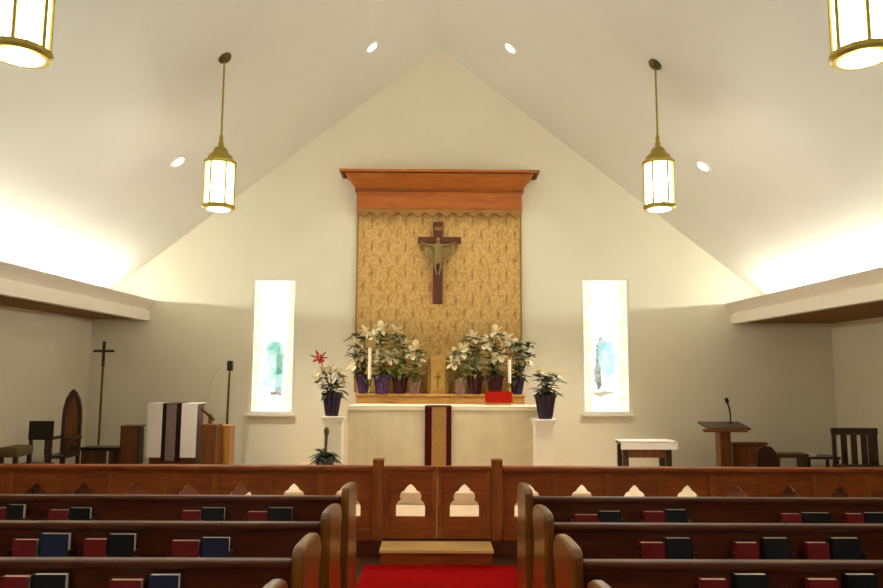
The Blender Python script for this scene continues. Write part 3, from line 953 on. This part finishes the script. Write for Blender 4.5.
# brown lectern box with sloped rest, and tan stand next to it
Yl = 10.5
p0, p1 = at(199.5, 462, Yl), at(216.5, 424.5, Yl)
w_ = p1.x - p0.x
H = p1.z - ZP
t = thing('small_lectern', 'small brown wooden lectern right of the draped desk', 'lectern', ((p0.x + p1.x) / 2, Yl + .15, ZP))
obj('body', MB().box(-w_ / 2, w_ / 2, -.15, .15, .05, H, .006), 'brownwood', t)
obj('base', MB().box(-w_ / 2 - .015, w_ / 2 + .015, -.17, .17, 0, .05, .006), 'brownwood', t)
r0, r1 = at(200.5, 409, Yl + .1), at(213, 420, Yl + .1)
b_ = Vector((t.location.x, t.location.y, ZP))
m = MB()
m.prism([(r0.x - b_.x, r0.z - ZP + .02), (r1.x - b_.x, r1.z - ZP + .02), (r1.x - b_.x, r1.z - ZP - .02), (r0.x - b_.x, r0.z - ZP - .02)], -.03, .03)
obj('book_rest', m, 'crosswood', t)
obj('rest_post', MB().box(-.05, .0, -.03, .03, H, (r0.z + r1.z) / 2 - ZP), 'brownwood', t)
p0, p1 = at(217.5, 462, 10.75), at(229, 426, 10.75)
w_ = p1.x - p0.x
H = p1.z - ZP
t = thing('tan_cabinet', 'narrow tan wooden stand squeezed behind the small brown lectern', 'stand', ((p0.x + p1.x) / 2, 10.95, ZP))
obj('body', MB().box(-w_ / 2, w_ / 2, -.12, .12, 0, H - .02, .006), 'tanwood', t)
obj('top', MB().box(-w_ / 2 - .01, w_ / 2 + .01, -.13, .13, H - .02, H, .004), 'tanwood', t)
# tall pole with a head
Yq = 11.35
p = at(226.5, 440, Yq)
t = thing('pole_stand', 'tall slim dark pole with small square head left of the window', 'stand', (p.x, Yq, ZP))
zt = at(229, 362, Yq).z - ZP
xt = at(230.5, 362, Yq).x - p.x
obj('base', MB().lathe([(.13, 0), (.13, .02), (.03, .04), (0, .04)], n=18), 'iron', t, smooth=True)
obj('pole', MB().tube([(0, 0, .03), (0, 0, zt * .55), (.005, 0, zt * .85), (xt, 0, zt - .05)], [.02, .02, .017, .014], 8), 'darkbrass', t, smooth=True)
obj('head', MB().box(xt - .045, xt + .04, -.04, .04, zt - .14, zt + .02, .01), 'iron', t)
obj('shadow_line', MB().tube([(xt, 0, zt - .02), (xt - .12, 0, zt - .05), (xt - .24, .0, zt - .16), (xt - .31, 0, zt - .36), (xt - .32, 0, zt - .62)], .007, 6), plain('pole_shadow_tan', '#d0bf8e', .6), t, smooth=True)  # thin curved tube standing in for the pole's faint shadow line

# ------------------------------------------------------------------ chancel furniture, right
Yt = 10.8
p0, p1 = at(621, 450, Yt), at(677.5, 442, Yt)
w_ = p1.x - p0.x
cx = (p0.x + p1.x) / 2
H = p1.z - ZP
t = thing('credence_table', 'small dark legged side table under a white cloth', 'table', (cx, Yt + .2, ZP))
obj('table_top', MB().box(-w_ / 2 + .02, w_ / 2 - .02, -.19, .19, H - .05, H - .008), 'darkwood', t)
obj('apron', MB().box(-w_ / 2 + .08, w_ / 2 - .12, -.17, .17, H - .24, H - .05), 'brownwood', t)
for sx in (-.82, .70):
    for sy in (-.15, .15):
        obj('leg', MB().box(sx * w_ / 2 - .045, sx * w_ / 2 + .045, sy - .03, sy + .03, 0, H - .05, .004), 'darkwood', t)
zl = at(640, 449.5, Yt).z - ZP
m = MB().box(-w_ / 2, w_ / 2, -.21, .21, H - .006, H + .006)
m.box(-w_ / 2, w_ / 2, -.21, -.203, zl, H + .004)
tag(obj('table_cloth', m, 'whitecloth', loc=(cx, Yt + .2, ZP)), 'white cloth covering the small side table', 'cloth')

# lectern with microphone
Yr = 10.45
p0, p1 = at(702.5, 433, Yr), at(753, 425, Yr)
cx = at(728, 430, Yr).x
zt = p1.z - ZP
t = thing('pulpit_lectern', 'lectern with wide dark top on a single column, right of side table', 'lectern', (cx, Yr + .2, ZP))
a_, b_ = p0.x - cx, p1.x - cx
obj('desk_top', MB().prism([(-.22, zt - .075), (.22, zt - .01), (.22, zt + .02), (-.22, zt - .045)], a_ + .09, b_ - .04, 'YZ'), 'darkwood', t)
obj('book_ledge', MB().box(a_, b_ - .1, -.25, -.20, zt - .105, zt - .06, .006), 'brownwood', t)
obj('column', MB().box(-.08, .085, -.09, .09, .05, zt - .06, .008), 'brownwood', t)
obj('foot', MB().box(-.26, .26, -.22, .22, 0, .05, .008), 'brownwood', t)
m0, m1 = at(730.5, 424, Yr + .2), at(725.5, 398, Yr + .2)
t = thing('gooseneck_microphone', 'black gooseneck microphone standing on the wide topped lectern', 'microphone', (m0.x, Yr + .2, zt + ZP + .005))
dx, dz = m1.x - m0.x, m1.z - t.location.z
obj('base', MB().lathe([(.04, 0), (.04, .012), (.015, .025), (0, .025)], n=14), 'black', t, smooth=True)
obj('gooseneck', MB().tube([(0, 0, .02), (.0, -.005, dz * .4), (dx * .3, -.02, dz * .62), (dx * .75, -.03, dz * .8)], .012, 8), 'iron', t, smooth=True)
obj('microphone_head', MB().tube([(dx * .7, -.03, dz * .78), (dx * .85, -.035, dz * .86), (dx * 1.1, -.04, dz)], [.016, .028, .026], 10), 'black', t, smooth=True)

# brown panelled bench
Yb = 10.9
p0, p1 = at(733.5, 465, Yb), at(767, 442.5, Yb)
w_ = p1.x - p0.x
H = p1.z - ZP
t = thing('panelled_stall', 'low brown panelled wooden stall right behind the lectern column', 'stall', ((p0.x + p1.x) / 2, Yb + .15, ZP))
obj('front_board', MB().box(-w_ / 2, w_ / 2, -.14, -.11, 0, H - .03), 'brownwood', t)
obj('cap_rail', MB().box(-w_ / 2 - .01, w_ / 2 + .01, -.16, .0, H - .03, H, .006), 'brownwood', t)
obj('panel', MB().box(-w_ / 2 + .10, w_ / 2 - .14, -.15, -.14, .08, H - .08, .004), wood('warm_panel_wood', '#7a3f12', '#96531a', 'Z', .4), t)
for sx in (-1, 1):
    obj('side_board', MB().box(sx * (w_ / 2 - .015) - .015, sx * (w_ / 2 - .015) + .015, -.11, .25, 0, H - .04), 'brownwood', t)
obj('seat', MB().box(-w_ / 2 + .03, w_ / 2 - .03, -.11, .25, .36, .40), 'brownwood', t)
# low dark seat with rounded back
p0, p1 = at(757, 462, 10.35), at(777, 446, 10.35)
w_ = p1.x - p0.x
H = p1.z - ZP
t = thing('rounded_seat', 'low dark seat with rounded back right of the brown panelled stall', 'seat', ((p0.x + p1.x) / 2, 10.38, ZP))
hs = w_ / 2
rp = [(-hs, .2), (hs, .2), (hs, H - .20), (hs * .8, H - .08), (hs * .4, H - .01), (-hs * .3, H), (-hs * .8, H - .04), (-hs, H - .12)]
obj('backrest', MB().prism(rp, -.04, .0), 'darkwood', t)
obj('seat', MB().box(-hs, hs, 0, .34, .24, .30, .01), 'darkwood', t)
for sx in (-1, 1):
    for yy in (-.02, .30):
        obj('leg', MB().box(sx * (hs - .03) - .02, sx * (hs - .03) + .02, yy - .018, yy + .018, 0, .25), 'darkwood', t)
# low front bench
p0, p1 = at(774, 464, 10.95), at(806, 453.5, 10.95)
w_ = p1.x - p0.x
H = p1.z - ZP
t = thing('kneeling_bench', 'low brown bench between the rounded seat and the low dark table', 'bench', ((p0.x + p1.x) / 2, 11.0, ZP))
obj('seat', MB().box(-w_ / 2, w_ / 2, -.14, .14, H - .06, H, .01), wood('bench_wood', '#5c3620', '#74492c', 'X', .5), t)
for sx in (-1, 1):
    obj('end_board', MB().box(sx * (w_ / 2 - .04) - .02, sx * (w_ / 2 - .04) + .02, -.13, .13, 0, H - .06), 'brownwood', t)
# low table with booklet
p0, p1 = at(805, 464, 11.2), at(838, 456.5, 11.2)
w_ = p1.x - p0.x
H = p1.z - ZP
cxt = (p0.x + p1.x) / 2
t = thing('low_table', 'low dark table in front of the slatted chair', 'table', (cxt, 11.3, ZP))
obj('table_top', MB().box(-w_ / 2, w_ / 2, -.18, .18, H - .035, H, .004), 'darkwood', t)
for sx in (-1, 1):
    for sy in (-1, 1):
        obj('leg', MB().box(sx * (w_ / 2 - .04) - .02, sx * (w_ / 2 - .04) + .02, sy * .14 - .02, sy * .14 + .02, 0, H - .035), 'darkwood', t)
q0, q1 = at(807, 456, 11.15), at(817, 456, 11.15)
o = thing('white_booklet', 'small white booklet lying on the low dark table', 'booklet', ((q0.x + q1.x) / 2, 11.22, ZP + H))
obj('cover', MB().box(-.08, .08, -.06, .06, 0, .003).box(-.08, .08, -.06, .06, .027, .03), 'whitetrim', o)
obj('pages', MB().box(-.078, .078, -.057, .057, .003, .027), 'page', o)
# slatted chair at right edge
Yc = 10.4
p0, p1 = at(833.5, 466, Yc), at(876, 428, Yc)
w_ = p1.x - p0.x
H = p1.z - ZP
t = thing('slatted_chair', 'dark wooden chair with slatted back by the right wall', 'chair', ((p0.x + p1.x) / 2, Yc - .2, ZP), rotz=0)
board_chair_parts(t, w_, .46, .34, 'darkwood')
obj('top_rail', MB().box(-w_ / 2 - .01, w_ / 2 + .01, .17, .22, H - .10, H, .012), 'darkwood', t)
for u in (-1, 1):
    obj('back_post', MB().box(u * (w_ / 2 - .025) - .025, u * (w_ / 2 - .025) + .025, .18, .215, .34, H - .08), 'darkwood', t)
for a_ in (842, 852, 862, 869):
    xx = at(a_ + 2, 440, Yc).x - (p0.x + p1.x) / 2
    obj('slat', MB().box(xx - .05, xx + .035, .185, .205, .34, H - .09), 'darkwood', t)

# ------------------------------------------------------------------ communion rail
YRL = 7.15
zr1 = at(437, 466.5, YRL).z
zr0 = .15
hz0, hz1 = at(437, 517, YRL).z, at(437, 484, YRL).z
def arch_panel(name, x0, x1, holes, y0, y1, mat, parent, zb, zt):
    cu = bpy.data.curves.new(name, 'CURVE')
    cu.dimensions = '2D'
    cu.fill_mode = 'BOTH'
    cu.extrude = (y1 - y0) / 2
    def poly(pts):
        s = cu.splines.new('POLY')
        s.points.add(len(pts) - 1)
        for q, (a, b) in zip(s.points, pts):
            q.co = (a, b, 0, 1)
        s.use_cyclic_u = True
    poly([(x0, zb), (x1, zb), (x1, zt), (x0, zt)])
    hh = hz1 - hz0
    for c in holes:
        half = [(.145, 0), (.145, .30), (.138, .40), (.118, .48), (.100, .50), (.108, .58), (.104, .68), (.086, .76), (.058, .80), (.050, .86), (.022, .95), (0, 1.0)]
        pts = [(c + a, hz0 + b * hh) for a, b in half] + [(c - a, hz0 + b * hh) for a, b in reversed(half[:-1])]
        poly(pts)
    tmp = bpy.data.objects.new(name, cu)
    COL.objects.link(tmp)
    dg = bpy.context.evaluated_depsgraph_get()
    me = bpy.data.meshes.new_from_object(tmp.evaluated_get(dg))
    bpy.data.objects.remove(tmp)
    R = Matrix(((1, 0, 0, 0), (0, 0, -1, (y0 + y1) / 2), (0, 1, 0, 0), (0, 0, 0, 1)))
    me.transform(R)
    me.materials.clear()
    me.materials.append(M[mat])
    o = bpy.data.objects.new(name, me)
    COL.objects.link(o)
    o.parent = parent
    return o
HX = lambda px: at(px, 500, YRL).x
lposts = (HX(372.5), HX(383.5))
rposts = (HX(491.5), HX(502.5))
sections = [('left', XL, lposts[0], [35, 82.5, 136, 188.5, 240.5, 293.5, 346, -18, -71, -124]),
            ('right', rposts[1], XR, [529, 582, 635, 688, 737.5, 790, 841.5, 894, 947])]
for nm, xa, xb, holes in sections:
    hs_ = sorted(HX(h) for h in holes)
    hs_ = [h for h in hs_ if xa + .2 < h < xb - .17]
    t = thing('communion_rail', 'long brown wooden communion rail with pointed arch cutouts on the %s' % nm, 'communion rail', ((xa + xb) / 2, YRL, zr0), 'communion rail sections')
    c = (xa + xb) / 2
    # built in world coordinates, shifted into the local frame of the empty
    o = arch_panel('arch_panel', xa + .005, xb, hs_, YRL, YRL + .05, 'rail', t, zr0, zr1 - .04)
    o.data.transform(Matrix.Translation((-c, -YRL, -zr0)))
    hL = zr1 - zr0
    half = (xb - xa) / 2
    obj('top_rail', MB().box(-half + .005, half, -.035, .095, hL - .045, hL, .012), 'rail', t)
    obj('under_moulding', MB().box(-half + .005, half, -.014, .07, hL - .075, hL - .045, .004), 'rail', t)
    obj('bottom_rail', MB().box(-half + .005, half, -.02, .07, 0, .11, .006), 'rail', t)
    for a, b in zip(hs_, hs_[1:]):
        m_ = (a + b) / 2 - c
        obj('stile', MB().box(m_ - .035, m_ + .035, -.016, .0, .11, hL - .075, .004), 'railz', t)
for (xa, xb), nm in ((lposts, 'left'), (rposts, 'right')):
    zt_ = at(378, 459, YRL).z
    t = thing('rail_post', 'square brown gate post on the %s side of the chancel gate' % nm, 'post', ((xa + xb) / 2, YRL + .03, zr0), 'gate posts')
    hw_ = (xb - xa) / 2
    obj('shaft', MB().box(-hw_ + .002, hw_ - .002, -.07, .05, 0, zt_ - zr0 - .03, .006), 'railz', t)
    obj('cap', MB().box(-hw_ - .0, hw_ + .0, -.08, .06, zt_ - zr0 - .03, zt_ - zr0, .008), 'railz', t)
mid = at(437, 500, YRL).x
for nm, xa, xb, h in (('left', lposts[1], mid, 410.5), ('right', mid, rposts[0], 464.5)):
    c = (xa + xb) / 2
    t = thing('gate_leaf', '%s leaf of the brown wooden chancel gate with one arch cutout' % nm, 'gate', (c, YRL, zr0 + .012), 'chancel gate leaves')
    zbase = zr0 + .012
    o = arch_panel('arch_panel', xa + .002, xb - .001, [HX(h)], YRL + .005, YRL + .045, 'rail', t, zbase, zr1 - .03)
    o.data.transform(Matrix.Translation((-c, -YRL, -zbase)))
    half = (xb - xa) / 2
    hL = zr1 - zbase
    obj('top_rail', MB().box(-half + .002, half - .001, -.02, .07, hL - .04, hL, .008), 'rail', t)
    s = 1 if nm == 'left' else -1
    obj('meeting_stile', MB().box(*sorted((s * (half - .001), s * (half - .045))), -.01, .05, 0, hL - .04, .003), 'railz', t)
    obj('hinge_stile', MB().box(*sorted((-s * (half - .002), -s * (half - .05))), -.006, .05, 0, hL - .04, .003), 'railz', t)
    obj('bottom_rail', MB().box(-half + .05, half - .05, -.008, .005, 0, .09, .003), 'rail', t)

# ------------------------------------------------------------------ pews
PEW_Y = [5.195, 4.30, 3.47, 2.64]
PEW_TOP = [at(437, y, Y).z for Y, y in zip(PEW_Y[:3], (496.5, 523, 560))]
ZPT = sum(PEW_TOP) / 3
PEW_L = 4.3
AXL, AXR = -.62, .64
ordw = ['front', 'second', 'third', 'nearest']
def pew(side, k):
    """origin on the floor at the aisle end, back plane at y=0, length running away from the aisle"""
    x = AXL if side < 0 else AXR
    lab = 'dark wooden pew %s of the aisle, %s' % ('left' if side < 0 else 'right',
          ['front row next to the communion rail', 'second row from the front', 'third row from the front', 'nearest row to the camera'][k])
    t = thing('church_pew', lab, 'pew', (x, PEW_Y[k], 0), 'church pews')
    def X(a, b):
        return sorted((side * a, side * b))
    prof = [(-.06, 0), (-.06, .90), (-.055, .945), (-.03, .966), (.02, .970), (.12, .968), (.25, .962), (.36, .950), (.42, .925), (.46, .885), (.475, .84), (.46, .79), (.43, .75), (.415, .69), (.43, .60), (.47, .50), (.49, .42), (.49, 0)]
    for a in (0, PEW_L - .058):
        obj('end_panel', MB().prism(prof, *X(a, a + .058), 'YZ'), 'pew_end', t, bevel=.014)
    obj('backrest', MB().box(*X(.065, PEW_L - .065), 0, .028, .16, ZPT - .03), 'pew', t)
    obj('top_rail', MB().box(*X(.065, PEW_L - .065), -.022, .045, ZPT - .04, ZPT, .012), 'pew', t)
    obj('seat', MB().box(*X(.065, PEW_L - .065), .03, .46, .41, .44, .008), 'pew', t)
    obj('seat_support', MB().box(*X(.065, PEW_L - .065), .30, .325, .05, .41), 'pew', t)
    return t
pews = {(s, k): pew(s, k) for s in (-1, 1) for k in range(4)}

# hymn books: (row, left px, right px, top px, colour)
BOOKS = {
 (-1, 0): [(-20, 4, 508, 'r'), (4, 21, 505, 'b'), (46, 66, 510, 'r'), (67, 88, 508, 'b'), (180, 199, 511, 'r'), (200, 223, 508, 'k'), (246, 266, 512, 'r'), (267, 291, 508, 'k')],
 (-1, 1): [(12, 36, 540, 'r'), (39, 68, 534, 'd'), (83, 106, 539.5, 'r'), (107, 134, 534.5, 'k'), (171, 199, 541, 'r'), (201, 229, 538, 'd')],
 (-1, 2): [(3, 30, 577, 'r'), (34, 67.5, 575, 'k'), (111, 143, 580.5, 'r'), (150, 180, 575.5, 'd')],
 (1, 0): [(575, 599, 515, 'r'), (600, 622, 511.5, 'k'), (645, 666, 512, 'r'), (667, 688, 510, 'k'), (783, 803, 514, 'r'), (804, 833, 513, 'k'), (848, 866, 514, 'r'), (867, 889, 513, 'k')],
 (1, 1): [(641, 665, 543, 'r'), (666, 692, 538.5, 'k'), (736, 759, 543, 'r'), (764, 790, 538.5, 'k'), (807, 829, 543, 'r'), (832, 861, 538.5, 'k')],
 (1, 2): [(700, 727, 580, 'r'), (734, 767, 575, 'k'), (807, 838, 580, 'r'), (845, 876, 575, 'k')],
}
cmat = {'r': 'redbook', 'b': 'blackbook', 'k': 'blackbook', 'd': 'bluebook'}
cname = {'r': 'red hymn book', 'b': 'black prayer book', 'k': 'black prayer book', 'd': 'dark blue prayer book'}
ordn = ['nearest the aisle', 'second from the aisle', 'third from the aisle', 'fourth from the aisle', 'fifth from the aisle']
for (side, k), lst in BOOKS.items():
    T = pews[(side, k)]
    Yb_ = PEW_Y[k] - .075
    pairs = [lst[i:i + 2] for i in range(0, len(lst), 2)]
    # racks: a shelf, a low front lip and two ends, one for every pair of books
    for pr in pairs:
        xa = at(pr[0][0] - 3, 540, Yb_).x
        xb = at(pr[1][1] + 3, 540, Yb_).x
        la, lb = xa - T.location.x, xb - T.location.x
        zb = ZPT - .305
        m = MB().box(la, lb, -.10, -.004, zb - .012, zb)
        m.box(la, lb, -.108, -.097, zb - .012, zb + .045)
        m.box(la, la + .010, -.10, -.004, zb, zb + .16).box(lb - .010, lb, -.10, -.004, zb, zb + .16)
        obj('book_rack', m, 'pew', T)
    n_seen = {'r': 0, 'o': 0}
    order = sorted(lst, key=lambda b: -b[0] if side < 0 else b[0])
    for (a, b, yt, c) in order:
        xa, xb = at(a, 540, Yb_).x, at(b, 540, Yb_).x
        w_ = (xb - xa) / 2
        zb = ZPT - .305
        zt = at((a + b) / 2, yt, Yb_).z
        h = max(.15, min(.30, zt - zb))
        key = 'r' if c == 'r' else 'o'
        kind = 'red hymn book' if c == 'r' else cname[c]
        rank = ordn[n_seen[key]]
        n_seen[key] += 1
        lab = '%s behind %s %s pew, %s of its %s' % (kind, ordw[k], 'left' if side < 0 else 'right', rank.replace(' from the aisle', ' outward').replace('nearest the aisle', 'innermost'), 'red ones' if c == 'r' else 'dark ones')
        t = thing('hymn_book' if c == 'r' else 'prayer_book', lab, 'book', ((xa + xb) / 2, PEW_Y[k] - .052, zb), 'books in the rack of the %s %s pew' % (ordw[k], 'left' if side < 0 else 'right'))
        th = .042
        cm = MB().box(-w_, w_, -th / 2, -th / 2 + .003, 0, h).box(-w_, w_, th / 2 - .003, th / 2, 0, h).box(-w_, -w_ + .004, -th / 2, th / 2, 0, h)
        obj('cover', cm, cmat[c], t)
        obj('pages', MB().box(-w_ + .004, w_ - .005, -th / 2 + .003, th / 2 - .003, .004, h - .004), 'page', t)

# ------------------------------------------------------------------ lights of the nave (lamps out of view behind the camera) and exposure
for x in (-2.4, 2.4):
    L = bpy.data.lights.new('nave_lamp', 'POINT')
    L.energy = 16
    L.color = (1, .98, .86)
    L.shadow_soft_size = .2
    o = bpy.data.objects.new('nave_lamp', L)
    COL.objects.link(o)
    o.location = (x, .4, 3.5)

wd = bpy.data.worlds.new('world')
scene.world = wd
wd.use_nodes = True
wd.node_tree.nodes['Background'].inputs[0].default_value = (.8, .75, .65, 1)
wd.node_tree.nodes['Background'].inputs[1].default_value = .05

vs = scene.view_settings
vs.view_transform = 'Standard'
vs.look = 'None'
vs.exposure = 0.36
vs.gamma = 1
vs.use_curve_mapping = False
scene.cycles.max_bounces = 8
scene.cycles.diffuse_bounces = 5
scene.cycles.sample_clamp_indirect = 6
